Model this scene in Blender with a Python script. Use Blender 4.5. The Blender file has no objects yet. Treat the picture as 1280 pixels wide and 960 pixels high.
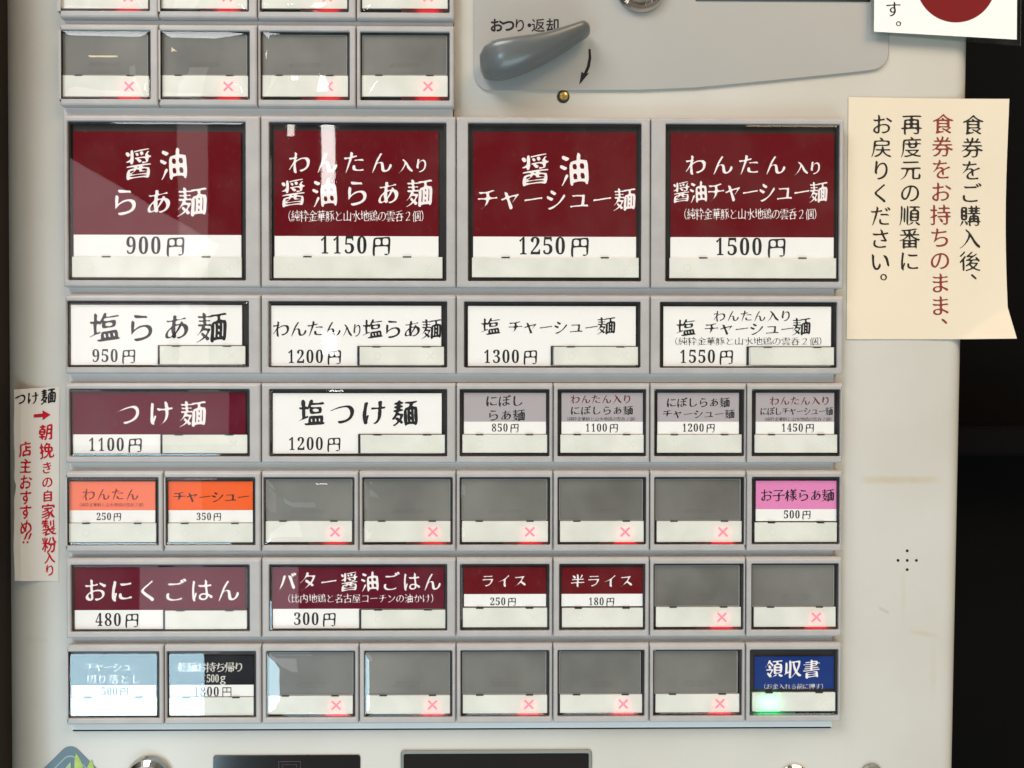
import bpy, math, random
from mathutils import Vector, Matrix
random.seed(4)
SC = bpy.context.scene
COL = SC.collection

# ------------------------------------------------------------------ camera
FPX = 1080.0                                  # focal length in photo pixels (1280 wide)
RC = ((0.99992571, -0.00085363, -0.01215917),
      (0.00072283, 0.99994192, -0.01075783),
      (0.01216765, 0.01074825, 0.9998682))    # rows: right, down, forward (x right, y down, z into the machine)
CP = (-3.56147, -3.14601, -292.66135)         # millimetres
def cv(v): return Vector((v[0], v[2], -v[1]))
cam = bpy.data.cameras.new('camera'); camo = bpy.data.objects.new('camera', cam); COL.objects.link(camo)
cam.sensor_width = 36.0; cam.lens = 36.0 * FPX / 1280.0; cam.clip_start = 0.01; cam.clip_end = 50
r_, d_, f_ = cv(RC[0]), cv(RC[1]), cv(RC[2])
mw = Matrix(((r_.x, -d_.x, -f_.x), (r_.y, -d_.y, -f_.y), (r_.z, -d_.z, -f_.z))).to_4x4()
mw.translation = cv(CP) * 0.001
camo.matrix_world = mw
SC.camera = camo

# ------------------------------------------------------------------ light
SC.view_settings.view_transform = 'Standard'; SC.view_settings.look = 'None'
SC.view_settings.exposure = -0.16; SC.view_settings.gamma = 1.0
w = bpy.data.worlds.new('World'); SC.world = w; w.use_nodes = True
bg = w.node_tree.nodes['Background']; bg.inputs[1].default_value = 1.0
_n, _l = w.node_tree.nodes, w.node_tree.links                  # a dim, mottled room and street all round, seen only in the reflections
_t = _n.new('ShaderNodeTexNoise'); _t.inputs['Scale'].default_value = 2.6; _t.inputs['Detail'].default_value = 3; _t.inputs['Roughness'].default_value = 0.6
_g = _n.new('ShaderNodeTexCoord'); _l.new(_g.outputs['Generated'], _t.inputs['Vector'])
_r = _n.new('ShaderNodeValToRGB'); _l.new(_t.outputs['Fac'], _r.inputs[0]); 
_s = _n.new('ShaderNodeSeparateXYZ'); _l.new(_g.outputs['Generated'], _s.inputs[0])
_v = _n.new('ShaderNodeValToRGB'); _q = _n.new('ShaderNodeMapRange'); _q.inputs[1].default_value = -0.35; _q.inputs[2].default_value = 0.45
_l.new(_s.outputs[2], _q.inputs[0]); _l.new(_q.outputs[0], _v.inputs[0])
_v.color_ramp.elements[0].color = (0.62, 0.50, 0.42, 1); _v.color_ramp.elements[1].color = (0.07, 0.10, 0.09, 1)
_x = _n.new('ShaderNodeMix'); _x.data_type = 'RGBA'; _x.blend_type = 'ADD'; _x.inputs[0].default_value = 0.45
_l.new(_r.outputs[0], _x.inputs[6]); _l.new(_v.outputs[0], _x.inputs[7]); _l.new(_x.outputs[2], bg.inputs[0])
_e = _r.color_ramp.elements; _e[0].position = 0.36; _e[0].color = (0.01, 0.009, 0.008, 1); _e[1].position = 0.72; _e[1].color = (0.75, 0.69, 0.58, 1)
_m = _e.new(0.48); _m.color = (0.03, 0.042, 0.036, 1); _m = _e.new(0.58); _m.color = (0.14, 0.13, 0.11, 1)

def area(name, loc, sx, sy, rad, color, target=(0, 0, 0), roll=0.0):
    """area lamp of a given radiance: power = radiance * pi * area"""
    l = bpy.data.lights.new(name, 'AREA'); l.shape = 'RECTANGLE'; l.size = sx; l.size_y = sy
    l.energy = rad * math.pi * sx * sy; l.color = color
    o = bpy.data.objects.new(name, l); COL.objects.link(o); o.location = loc
    q = (Vector(target) - Vector(loc)).to_track_quat('-Z', 'Y')
    o.rotation_euler = (q.to_matrix() @ Matrix.Rotation(roll, 3, 'Z')).to_euler()
    return o
area('ceiling_lamp', (0.86, -1.05, 1.20), 1.0, 0.9, 8.4, (1.0, 0.73, 0.46))
area('ceiling_lamp_far', (-0.80, -1.00, 1.25), 0.9, 0.8, 13.2, (0.97, 0.985, 1.0))
area('street_glow', (0.10, -0.62, -0.80), 0.9, 0.4, 5.6, (0.66, 0.90, 1.0))
# unseen lamps behind the camera, shaped and placed for reflections in the covers
def reflection_lamp(name, px0, py0, px1, py1, dist, rad, color, roll=0.0):
    k = (dist + 0.293) / FPX
    x0, x1, z0, z1 = (px0 - 640) * k, (px1 - 640) * k, (480 - py1) * k, (480 - py0) * k
    cx, cz = (x0 + x1) / 2, (z0 + z1) / 2
    return area(name, (cx, -dist, cz), x1 - x0, z1 - z0, rad, color, (cx, 0, cz), roll)
reflection_lamp('street_window', 10, 800, 266, 1010, 1.5, 19.0, (0.56, 0.85, 1.0))
reflection_lamp('low_haze_lamp', 188, 690, 385, 797, 1.5, 2.6, (0.95, 0.86, 0.95))
reflection_lamp('mid_haze_lamp', 20, 480, 300, 570, 1.5, 1.7, (1.0, 0.84, 0.90))
reflection_lamp('upper_haze_lamp', -65, 224, 235, 524, 1.5, 2.6, (1.0, 0.86, 0.92), -0.52)
reflection_lamp('faint_haze_lamp', 20, 585, 262, 650, 1.5, 1.1, (1.0, 0.80, 0.84))
reflection_lamp('blue_haze_lamp', 325, 596, 412, 624, 1.6, 1.6, (0.70, 0.88, 1.0))
reflection_lamp('haze_band_lamp', 238, 100, 275, 480, 1.6, 2.0, (1.0, 0.90, 0.88))
reflection_lamp('door_gap', 416, 146, 433, 252, 3.0, 24.0, (1.0, 0.97, 0.93))
reflection_lamp('door_gap_foot', 417, 428, 434, 456, 3.0, 20.0, (1.0, 0.97, 0.93))
reflection_lamp('small_lamp', 374, 160, 383, 182, 3.0, 22.0, (1.0, 0.93, 0.86))
reflection_lamp('pendant_lamp', 108, 38, 158, 50, 2.4, 16.0, (1.0, 0.80, 0.45))

# ------------------------------------------------------------------ plane measure
def at(px, py, out=0.0):
    """millimetres on the plane lying `out` mm in front of the button faces: (x, down)"""
    u, v = (px - 640) / FPX, (py - 480) / FPX
    d = [RC[0][i] * u + RC[1][i] * v + RC[2][i] for i in range(3)]
    t = (-out - CP[2]) / d[2]
    return CP[0] + t * d[0], CP[1] + t * d[1]
def P3(x, zd, out): return (x * 0.001, -out * 0.001, -zd * 0.001)
def A3(px, py, out): 
    x, z = at(px, py, out); return P3(x, z, out)

# ------------------------------------------------------------------ materials
def srgb(r, g, b):
    f = lambda c: (c / 12.92 if c <= 0.04045 else ((c + 0.055) / 1.055) ** 2.4)
    return (f(r / 255), f(g / 255), f(b / 255))
def nodes(m): m.use_nodes = True; return m.node_tree.nodes, m.node_tree.links
def mat(name, col, rough=0.5, spec=0.5, metal=0.0, noise=0.0, scale=60.0, bump=0.0, bscale=900.0, coat=0.0):
    m = bpy.data.materials.new(name); n, l = nodes(m); b = n['Principled BSDF']
    b.inputs['Base Color'].default_value = (*col, 1); b.inputs['Roughness'].default_value = rough
    b.inputs['Specular IOR Level'].default_value = spec; b.inputs['Metallic'].default_value = metal
    b.inputs['Coat Weight'].default_value = coat; b.inputs['Coat Roughness'].default_value = 0.06
    tc = n.new('ShaderNodeTexCoord')
    if noise:
        t = n.new('ShaderNodeTexNoise'); t.inputs['Scale'].default_value = scale; t.inputs['Detail'].default_value = 5
        l.new(tc.outputs['Object'], t.inputs['Vector'])
        r = n.new('ShaderNodeMapRange'); r.inputs[1].default_value = 0.3; r.inputs[2].default_value = 0.7
        r.inputs[3].default_value = 1 - noise; r.inputs[4].default_value = 1 + noise; l.new(t.outputs['Fac'], r.inputs[0])
        x = n.new('ShaderNodeMix'); x.data_type = 'RGBA'; x.blend_type = 'MULTIPLY'; x.inputs[0].default_value = 1
        x.inputs[6].default_value = (*col, 1); l.new(r.outputs[0], x.inputs[7]); l.new(x.outputs[2], b.inputs['Base Color'])
    if bump:
        t2 = n.new('ShaderNodeTexNoise'); t2.inputs['Scale'].default_value = bscale; t2.inputs['Detail'].default_value = 2
        l.new(tc.outputs['Object'], t2.inputs['Vector'])
        bp = n.new('ShaderNodeBump'); bp.inputs['Strength'].default_value = bump; bp.inputs['Distance'].default_value = 0.0003
        l.new(t2.outputs['Fac'], bp.inputs['Height']); l.new(bp.outputs[0], b.inputs['Normal'])
    return m
def emit(name, col, s):
    m = bpy.data.materials.new(name); n, l = nodes(m); b = n['Principled BSDF']
    b.inputs['Base Color'].default_value = (*[c * 0.5 for c in col], 1)
    b.inputs['Emission Color'].default_value = (*col, 1); b.inputs['Emission Strength'].default_value = s
    return m

def pipe_mat(name, col):
    m = bpy.data.materials.new(name); n, l = nodes(m); b = n['Principled BSDF']
    b.inputs['Base Color'].default_value = (*[0.02 + 0.05 * c for c in col], 1); b.inputs['Roughness'].default_value = 0.3
    tl = n.new('ShaderNodeBsdfTranslucent'); tl.inputs[0].default_value = (*col, 1)
    mx = n.new('ShaderNodeMixShader'); mx.inputs[0].default_value = 0.4
    l.new(b.outputs[0], mx.inputs[1]); l.new(tl.outputs[0], mx.inputs[2]); l.new(mx.outputs[0], n['Material Output'].inputs[0])
    return m
M = {}
M['frame'] = mat('grey_frame_plastic', (0.355, 0.34, 0.332), 0.42, 0.5, noise=0.07, scale=130, bump=0.16, bscale=1600)
M['rail'] = mat('grey_rail_plastic', (0.60, 0.605, 0.595), 0.45, 0.5, noise=0.04, scale=30, bump=0.1, bscale=1600)
M['black'] = mat('black_gasket', (0.012, 0.011, 0.011), 0.4, 0.4)
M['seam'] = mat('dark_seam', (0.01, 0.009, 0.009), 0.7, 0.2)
M['maroon'] = mat('maroon_card', srgb(92, 0, 13), 0.6, 0.06, noise=0.03)
M['wine'] = mat('wine_card', srgb(88, 0, 30), 0.6, 0.06, noise=0.03)
M['cardwhite'] = mat('white_card', (0.78, 0.76, 0.74), 0.55, 0.3, noise=0.015)
M['cardgrey'] = mat('grey_card', srgb(164, 157, 160), 0.6, 0.06)
M['orange'] = mat('orange_card', srgb(226, 92, 40), 0.6, 0.06)
M['hazedorange'] = mat('hazed_orange_card', srgb(228, 116, 88), 0.6, 0.06)  # orange card made paler: reflected haze put into its colour
M['pink'] = mat('pink_card', srgb(212, 126, 174), 0.6, 0.06)
M['navy'] = mat('navy_card', srgb(0, 44, 112), 0.6, 0.06)
M['blackcard'] = mat('black_card', (0.006, 0.008, 0.013), 0.6, 0.06)
M['blank'] = mat('smoked_blank', (0.145, 0.142, 0.130), 0.35, 0.5, noise=0.30, scale=34)
M['blankedge'] = mat('smoked_edge', (0.21, 0.21, 0.20), 0.25, 0.5)
M['inkwhite'] = mat('white_print', (0.80, 0.74, 0.74), 0.6, 0.2)
M['inkblack'] = mat('black_print', (0.010, 0.009, 0.012), 0.6, 0.2)
M['inkred'] = mat('dark_red_print', srgb(96, 12, 26), 0.6, 0.2)
M['inkbrown'] = mat('brown_print', srgb(120, 38, 24), 0.6, 0.2)
M['inkpale'] = mat('pale_print', srgb(200, 196, 190), 0.6, 0.2)
M['chrome'] = mat('chrome', (0.62, 0.60, 0.56), 0.14, 0.5, 1.0)
M['lever'] = mat('grey_lever_plastic', (0.105, 0.111, 0.108), 0.33, 0.5, noise=0.10, scale=60, bump=0.15, bscale=500, coat=0.15)
M['screen'] = mat('black_screen', (0.006, 0.006, 0.007), 0.12, 0.5)
M['bezel'] = mat('screen_bezel', (0.16, 0.17, 0.15), 0.4, 0.5)
M['brass'] = mat('amber_lens', (0.42, 0.27, 0.08), 0.25, 0.5, 0.6, noise=0.5, scale=900)
M['wood'] = mat('brown_wood', (0.016, 0.009, 0.006), 0.5, 0.4, noise=0.25, scale=20)
M['wall'] = mat('dark_wall', (0.002, 0.0018, 0.0016), 0.9, 0.1, noise=0.4, scale=9)
M['board'] = mat('dark_board', (0.003, 0.003, 0.0033), 0.8, 0.05, noise=0.3, scale=9)
M['cross'] = emit('lit_red_cross', (1.0, 0.26, 0.33), 0.68)
M['red'] = emit('red_led', (1.0, 0.04, 0.10), 15.0)
M['redback'] = emit('red_led_chip', (1.0, 0.05, 0.11), 9.0)
M['redpipe'] = pipe_mat('red_light_pipe', (1.0, 0.05, 0.12)); M['greenpipe'] = pipe_mat('green_light_pipe', (0.05, 1.0, 0.45))
M['green'] = emit('green_led', (0.02, 1.0, 0.36), 9.0)
M['greenback'] = emit('green_led_chip', (0.05, 1.0, 0.50), 60.0)

def strip_mat():
    m = bpy.data.materials.new('milky_strip'); n, l = nodes(m); b = n['Principled BSDF']
    b.inputs['Base Color'].default_value = (0.66, 0.655, 0.58, 1); b.inputs['Roughness'].default_value = 0.4
    tl = n.new('ShaderNodeBsdfTranslucent'); tl.inputs[0].default_value = (0.8, 0.8, 0.76, 1)
    mx = n.new('ShaderNodeMixShader'); mx.inputs[0].default_value = 0.12
    l.new(b.outputs[0], mx.inputs[1]); l.new(tl.outputs[0], mx.inputs[2]); l.new(mx.outputs[0], n['Material Output'].inputs[0])
    tc = n.new('ShaderNodeTexCoord'); t = n.new('ShaderNodeTexNoise'); t.inputs['Scale'].default_value = 90
    l.new(tc.outputs['Object'], t.inputs['Vector'])
    r = n.new('ShaderNodeValToRGB'); r.color_ramp.elements[0].color = (0.70, 0.70, 0.63, 1); r.color_ramp.elements[1].color = (0.79, 0.785, 0.72, 1)
    r.color_ramp.elements[0].position = 0.35; r.color_ramp.elements[1].position = 0.65
    l.new(t.outputs['Fac'], r.inputs[0]); l.new(r.outputs[0], b.inputs['Base Color'])
    return m
M['strip'] = strip_mat()
M['stripmark'] = mat('unlit_strip_mark', (0.70, 0.70, 0.63), 0.5, 0.3)

def clear_mat(name, tint, rough, ior=1.47):
    m = bpy.data.materials.new(name); n, l = nodes(m); n.remove(n['Principled BSDF'])
    tr = n.new('ShaderNodeBsdfTransparent'); tr.inputs[0].default_value = (*tint, 1)
    gl = n.new('ShaderNodeBsdfGlossy'); gl.inputs['Roughness'].default_value = rough; gl.inputs[0].default_value = (1, 1, 1, 1)
    fr = n.new('ShaderNodeFresnel'); 
    ge = n.new('ShaderNodeNewGeometry'); mr = n.new('ShaderNodeMapRange')       # same reflectance from either side of a thin cover
    mr.inputs[3].default_value = ior; mr.inputs[4].default_value = 1 / ior; l.new(ge.outputs['Backfacing'], mr.inputs[0]); l.new(mr.outputs[0], fr.inputs[0])
    tc = n.new('ShaderNodeTexCoord'); t = n.new('ShaderNodeTexNoise'); t.inputs['Scale'].default_value = 26; t.inputs['Detail'].default_value = 1
    l.new(tc.outputs['Object'], t.inputs['Vector'])
    bp = n.new('ShaderNodeBump'); bp.inputs['Strength'].default_value = 0.10; bp.inputs['Distance'].default_value = 0.0004
    l.new(t.outputs['Fac'], bp.inputs['Height']); l.new(bp.outputs[0], gl.inputs['Normal'])
    mx = n.new('ShaderNodeMixShader')
    l.new(fr.outputs[0], mx.inputs[0]); l.new(tr.outputs[0], mx.inputs[1]); l.new(gl.outputs[0], mx.inputs[2])
    # dust and fine scuffs on the plastic
    df = n.new('ShaderNodeBsdfDiffuse'); df.inputs[0].default_value = (0.55, 0.53, 0.49, 1)
    mp = n.new('ShaderNodeMapping'); mp.inputs['Scale'].default_value = (700, 1, 380); mp.inputs['Rotation'].default_value = (0, 0.5, 0); l.new(tc.outputs['Object'], mp.inputs['Vector'])
    sc = n.new('ShaderNodeTexNoise'); sc.inputs['Scale'].default_value = 1.0; sc.inputs['Detail'].default_value = 4; l.new(mp.outputs[0], sc.inputs['Vector'])
    cl = n.new('ShaderNodeTexNoise'); cl.inputs['Scale'].default_value = 55; cl.inputs['Detail'].default_value = 3; l.new(tc.outputs['Object'], cl.inputs['Vector'])
    m1 = n.new('ShaderNodeMapRange'); m1.inputs[1].default_value = 0.60; m1.inputs[2].default_value = 0.78; m1.inputs[4].default_value = 0.03; l.new(sc.outputs['Fac'], m1.inputs[0])
    m2 = n.new('ShaderNodeMapRange'); m2.inputs[1].default_value = 0.45; m2.inputs[2].default_value = 0.75; m2.inputs[4].default_value = 0.022; l.new(cl.outputs['Fac'], m2.inputs[0])
    ad = n.new('ShaderNodeMath'); ad.operation = 'ADD'; l.new(m1.outputs[0], ad.inputs[0]); l.new(m2.outputs[0], ad.inputs[1])
    m3 = n.new('ShaderNodeMixShader'); l.new(ad.outputs[0], m3.inputs[0]); l.new(mx.outputs[0], m3.inputs[1]); l.new(df.outputs[0], m3.inputs[2])
    l.new(m3.outputs[0], n['Material Output'].inputs[0])
    return m
M['clear'] = clear_mat('clear_cover', (0.97, 0.97, 0.965), 0.018)
M['acrylic'] = clear_mat('clear_acrylic', (0.90, 0.93, 0.91), 0.05)

def body_mat():
    m = mat('ivory_painted_panel', (0.5, 0.475, 0.43), 0.36, 0.5, bump=0.10, bscale=700)
    n, l = nodes(m); b = n['Principled BSDF']; tc = n.new('ShaderNodeTexCoord')
    t = n.new('ShaderNodeTexNoise'); t.inputs['Scale'].default_value = 14; t.inputs['Detail'].default_value = 6
    l.new(tc.outputs['Object'], t.inputs['Vector'])
    r = n.new('ShaderNodeValToRGB'); r.color_ramp.elements[0].position = 0.33; r.color_ramp.elements[1].position = 0.62
    r.color_ramp.elements[0].color = (0.445, 0.42, 0.37, 1); r.color_ramp.elements[1].color = (0.50, 0.482, 0.44, 1)
    l.new(t.outputs['Fac'], r.inputs[0])
    # old tape residue: yellowish smears at fixed places on the panel
    sep = n.new('ShaderNodeSeparateXYZ'); l.new(tc.outputs['Object'], sep.inputs[0])
    def math_(op, a, b_=None):
        q = n.new('ShaderNodeMath'); q.operation = op
        for i, v in enumerate((a, b_)):
            if v is None: continue
            if isinstance(v, (int, float)): q.inputs[i].default_value = v
            else: l.new(v, q.inputs[i])
        return q.outputs[0]
    t2 = n.new('ShaderNodeTexNoise'); t2.inputs['Scale'].default_value = 220; t2.inputs['Detail'].default_value = 4; l.new(tc.outputs['Object'], t2.inputs['Vector'])
    cur = r.outputs[0]
    def smear(px0, px1, py, h, amt, slope=0.0, dark=(0.44, 0.37, 0.25)):
        nonlocal cur
        x0, z0 = at(px0, py, -5); x1, z1 = at(px1, py, -5)
        cx, hw, cz = (x0 + x1) / 2000, abs(x1 - x0) / 2000, -(z0 + z1) / 2000
        dx = math_('DIVIDE', math_('ABSOLUTE', math_('SUBTRACT', sep.outputs[0], cx)), hw)
        zz = math_('SUBTRACT', math_('SUBTRACT', sep.outputs[2], cz), math_('MULTIPLY', math_('SUBTRACT', sep.outputs[0], cx), slope))
        dz = math_('DIVIDE', math_('ABSOLUTE', zz), h * 0.00027)
        k = math_('MULTIPLY', math_('SUBTRACT', 1.0, math_('POWER', math_('MINIMUM', dx, 1.0), 6)), math_('SUBTRACT', 1.0, math_('POWER', math_('MINIMUM', dz, 1.0), 2)))
        k = math_('MULTIPLY', k, math_('MULTIPLY', t2.outputs['Fac'], amt * 2))
        mx = n.new('ShaderNodeMix'); mx.data_type = 'RGBA'; l.new(math_('MINIMUM', k, 1.0), mx.inputs[0]); l.new(cur, mx.inputs[6]); mx.inputs[7].default_value = (*dark, 1)
        cur = mx.outputs[2]
    smear(1074, 1178, 600, 6, 0.62)
    smear(1135, 1175, 792, 4, 0.45, -0.2)
    smear(1098, 1112, 763, 3, 0.5, -0.5, (0.35, 0.31, 0.25))
    smear(1126, 1132, 745, 40, 0.22)
    smear(1162, 1170, 840, 50, 0.2)
    smear(28, 60, 800, 5, 0.25)
    l.new(cur, b.inputs['Base Color'])
    return m
M['body'] = body_mat()
M['coinpanel'] = mat('grey_coin_panel', (0.325, 0.318, 0.30), 0.4, 0.5, noise=0.05, scale=16, bump=0.06, bscale=1200)

def paper_mat(name, col, warm):
    m = mat(name, col, 0.75, 0.2, noise=0.03, scale=18, bump=0.5, bscale=70)
    return m
M['cream'] = paper_mat('cream_paper', (0.65, 0.562, 0.435), 0)
M['white_paper'] = paper_mat('white_paper', (0.78, 0.77, 0.73), 0)
M['strip_paper'] = paper_mat('thin_paper', (0.58, 0.53, 0.48), 0)
M['notered'] = mat('rust_red_print', srgb(128, 52, 44), 0.7, 0.2)
M['noteblack'] = mat('soft_black_print', (0.02, 0.017, 0.014), 0.7, 0.2)
M['disc'] = mat('dark_red_disc', srgb(110, 14, 18), 0.7, 0.2)
M['markerred'] = mat('red_marker', srgb(170, 14, 34), 0.7, 0.2, noise=0.15, scale=400)
M['sticker'] = mat('slate_sticker', srgb(72, 93, 102), 0.35, 0.5, noise=0.12, scale=70)
M['stickerline'] = mat('pale_sticker_line', srgb(128, 152, 150), 0.35, 0.5)
M['leaf'] = mat('yellow_green_leaf', srgb(150, 170, 74), 0.4, 0.4, noise=0.2, scale=300)
M['leafpale'] = mat('pale_leaf', srgb(150, 172, 128), 0.4, 0.4, noise=0.2, scale=300)
M['screenmark'] = mat('dim_screen_mark', srgb(58, 30, 34), 0.3, 0.4)

# ------------------------------------------------------------------ mesh helpers
class MB:
    def __init__(s): s.v = []; s.f = []; s.m = []; s.mats = []
    def mi(s, k):
        if k not in s.mats: s.mats.append(k)
        return s.mats.index(k)
    def add(s, vs, fs, k):
        o = len(s.v); s.v += vs; i = s.mi(k)
        for f in fs: s.f.append(tuple(a + o for a in f)); s.m.append(i)
    def loft(s, loops, k, cap0=False, cap1=True):
        n = len(loops[0]); vs = [p for L in loops for p in L]; fs = []
        for a in range(len(loops) - 1):
            for i in range(n):
                j = (i + 1) % n
                fs.append((a * n + i, a * n + j, (a + 1) * n + j, (a + 1) * n + i))
        if cap0: fs.append(tuple(range(n - 1, -1, -1)))
        if cap1: b = (len(loops) - 1) * n; fs.append(tuple(range(b, b + n)))
        s.add(vs, fs, k)
    def box(s, x0, z0, x1, z1, o0, o1, k, bev=0.0, r=0.0):
        """z downward mm, o0 back, o1 front"""
        L = [rr(x0, z0, x1, z1, r, o0)]
        if bev: L += [rr(x0, z0, x1, z1, r, o1 - bev), rr(x0 + bev, z0 + bev, x1 - bev, z1 - bev, max(r - bev, 0), o1)]
        else: L += [rr(x0, z0, x1, z1, r, o1)]
        s.loft(L, k, True, True)
    def build(s, name, parent=None, smooth=False, lab=None):
        me = bpy.data.meshes.new(name); me.from_pydata(s.v, [], s.f)
        for k in s.mats: me.materials.append(M[k])
        me.polygons.foreach_set('material_index', s.m)
        if smooth: me.polygons.foreach_set('use_smooth', [True] * len(s.f))
        me.update()
        o = bpy.data.objects.new(name, me); COL.objects.link(o)
        if parent: o.parent = parent
        if lab: o['label'] = lab
        return o
def rr(x0, z0, x1, z1, r, out, n=4):
    """rounded rectangle loop seen from the front, counter-clockwise"""
    pts = []
    if r <= 0: c = [(x0, z1), (x1, z1), (x1, z0), (x0, z0)]; return [P3(x, z, out) for x, z in c]
    for cx, cz, a0 in ((x0 + r, z1 - r, 180), (x1 - r, z1 - r, 270), (x1 - r, z0 + r, 0), (x0 + r, z0 + r, 90)):
        for i in range(n + 1):
            a = math.radians(a0 + 90 * i / n)
            pts.append(P3(cx + r * math.cos(a), cz - r * math.sin(a), out))
    return pts
def circ(cx, cz, r, out, n=40): return [P3(cx + r * math.cos(2 * math.pi * i / n), cz - r * math.sin(2 * math.pi * i / n), out) for i in range(n)]
def empty(name, loc=(0, 0, 0), parent=None):
    o = bpy.data.objects.new(name, None); COL.objects.link(o); o.empty_display_size = 0.01
    o.location = loc
    if parent: o.parent = parent
    return o
def tag(o, label, cat, group=None, kind=None):
    o['label'] = label
    if cat: o['category'] = cat
    if group: o['group'] = group
    if kind: o['kind'] = kind
    return o

# ------------------------------------------------------------------ lettering
BOLD = {str(i): chr(0x1D7CE + i) for i in range(10)}
GLY = {}          # char -> list of contours, em units (y up)
def brush_ends(co, hl, hr, sg):
    """recut the square stroke ends of one contour as a brush leaves them: pressed starts, tapered sweeps, flared right falls"""
    n = len(co)
    if n < 4: return
    ends = []
    for i in range(n):
        a, b = co[i], co[(i + 1) % n]; e = b - a; ln = e.length
        if not 0.045 < ln < 0.098 or (hr[i] - a).cross(e) ** 2 > 1e-6: continue
        pa = a - co[i - 1]; nb = co[(i + 2) % n] - b
        if hl[i] != a: pa = a - hl[i] if (a - hl[i]).length > 1e-4 else pa
        k2 = (i + 1) % n
        if (hr[k2] - b).length > 1e-4: nb = hr[k2] - b
        if pa.length < 1e-4 or nb.length < 1e-4: continue
        pa.normalize(); nb.normalize(); eu = e / ln
        if pa.cross(eu) * sg < 0.5 or eu.cross(nb) * sg < 0.5 or pa.dot(nb) > -0.6: continue
        ends.append((i, k2, (pa - nb).normalized(), ln))
    for i, k2, d, ln in ends:
        an = math.degrees(math.atan2(d.y, d.x)) % 360
        a, b = co[i].copy(), co[k2].copy(); m = (a + b) / 2
        if 195 < an < 258: a2, b2 = m.lerp(a, .30) + d * .03, m.lerp(b, .30) + d * .03            # left sweep: taper
        elif 282 < an < 345: a2, b2 = m.lerp(a, 1.25) + d * .012, m.lerp(b, 1.25) + d * .012         # right fall: flare
        else:
            nib = Vector((0.64, -0.77)); def_ = lambda p: p + d * max(-.5 * ln, min(.5 * ln, (p - m).dot(Vector((-d.y, d.x))) * (nib.dot(d) / (nib.dot(Vector((-d.y, d.x))) or 1e-3)) * .8))
            a2, b2 = def_(a), def_(b); a2 = m + (a2 - m) * 1.16; b2 = m + (b2 - m) * 1.16
        for idx, p in ((i, a2), (k2, b2)):
            dv = p - co[idx]; hl[idx] += dv; hr[idx] += dv; co[idx] = p
RAW = {}
def outline(co, hl, hr):
    n = len(co); pts = []
    for i in range(n):
        j2 = (i + 1) % n
        p0, p1, p2, p3 = co[i], hr[i], hl[j2], co[j2]
        ln = (p3 - p0).length
        straight = abs((p1 - p0).cross(p3 - p0)) < 1e-5 and abs((p2 - p0).cross(p3 - p0)) < 1e-5
        k = max(1, min(5, int(ln / 0.10))) if straight else max(2, min(6, int(ln / 0.05) + 1))
        for j in range(k):
            t = j / k; u = 1 - t
            q = p0.lerp(p3, t) if straight else p0 * u ** 3 + p1 * 3 * u * u * t + p2 * 3 * u * t * t + p3 * t ** 3
            if not pts or (q - pts[-1]).length > 1e-4: pts.append(Vector((q.x, q.y)))
    return pts
def load_glyphs(chars):
    c = bpy.data.curves.new('lettering', 'FONT'); o = bpy.data.objects.new('lettering', c); COL.objects.link(o)
    chars = sorted(set(chars))
    for ch in chars:
        c.body = ch; brushy = ch not in BOLD.values() and ch not in '（）、。・２ー！'
        dg = bpy.context.evaluated_depsgraph_get(); dg.update()
        cu = o.evaluated_get(dg).to_curve(dg)
        raw = []
        for s in cu.splines:
            bp = s.bezier_points
            co = [b.co.xy.copy() for b in bp]; hl = [b.handle_left.xy.copy() for b in bp]; hr = [b.handle_right.xy.copy() for b in bp]
            raw.append((co, hl, hr))
        A = sum(p.cross(q) for co, _, _ in raw for p, q in zip(co, co[1:] + co[:1])); sg = 1.0 if A > 0 else -1.0
        RAW[ch] = [outline(*q) for q in raw]
        for q in raw:
            if brushy: brush_ends(*q, sg)
        GLY[ch] = [outline(*q) for q in raw]
        o.to_curve_clear()
    bpy.data.objects.remove(o); bpy.data.curves.remove(c)
STY = {}
STYLES = dict(brush=(0.004, 0.020, 0.34, 0.095, 1, 0.006), pen=(0.002, 0.008, 0.2, 0.03, 1, 0.002), bold=(0.014, 0.022, 0.3, 0.08, 1, 0.005),
    gothic=(0.030, 0.0, 0, 0, 0, 0), marker=(0.018, 0.008, 0.4, 0.05, 1, 0.008), digit=(0.0, 0.004, 0.0, 0.0, 0, 0), plain=(0.0, 0.0, 0, 0, 0, 0), brushlite=(-0.012, 0.012, 0.3, 0.08, 1, 0.004))
def fill(res):
    cu = bpy.data.curves.new('fill', 'CURVE'); cu.dimensions = '2D'; cu.fill_mode = 'FRONT'
    for c in res:
        sp = cu.splines.new('POLY'); sp.points.add(len(c) - 1); sp.use_cyclic_u = True
        sp.points.foreach_set('co', [k for v in c for k in (v.x, v.y, 0, 1)])
    ob = bpy.data.objects.new('fill', cu); COL.objects.link(ob)
    dg = bpy.context.evaluated_depsgraph_get(); ev = ob.evaluated_get(dg); me = ev.to_mesh()
    flat = [Vector((v.co.x, v.co.y)) for v in me.vertices]; ft = []; area_ = 0.0
    for p in me.polygons:
        t = tuple(p.vertices); a, b, c = (flat[i] for i in t[:3]); cr = (b - a).cross(c - a)
        area_ += abs(cr) / 2; ft.append(t if cr > 0 else t[::-1])
    ev.to_mesh_clear(); bpy.data.objects.remove(ob); bpy.data.curves.remove(cu)
    return flat, ft, area_
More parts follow.
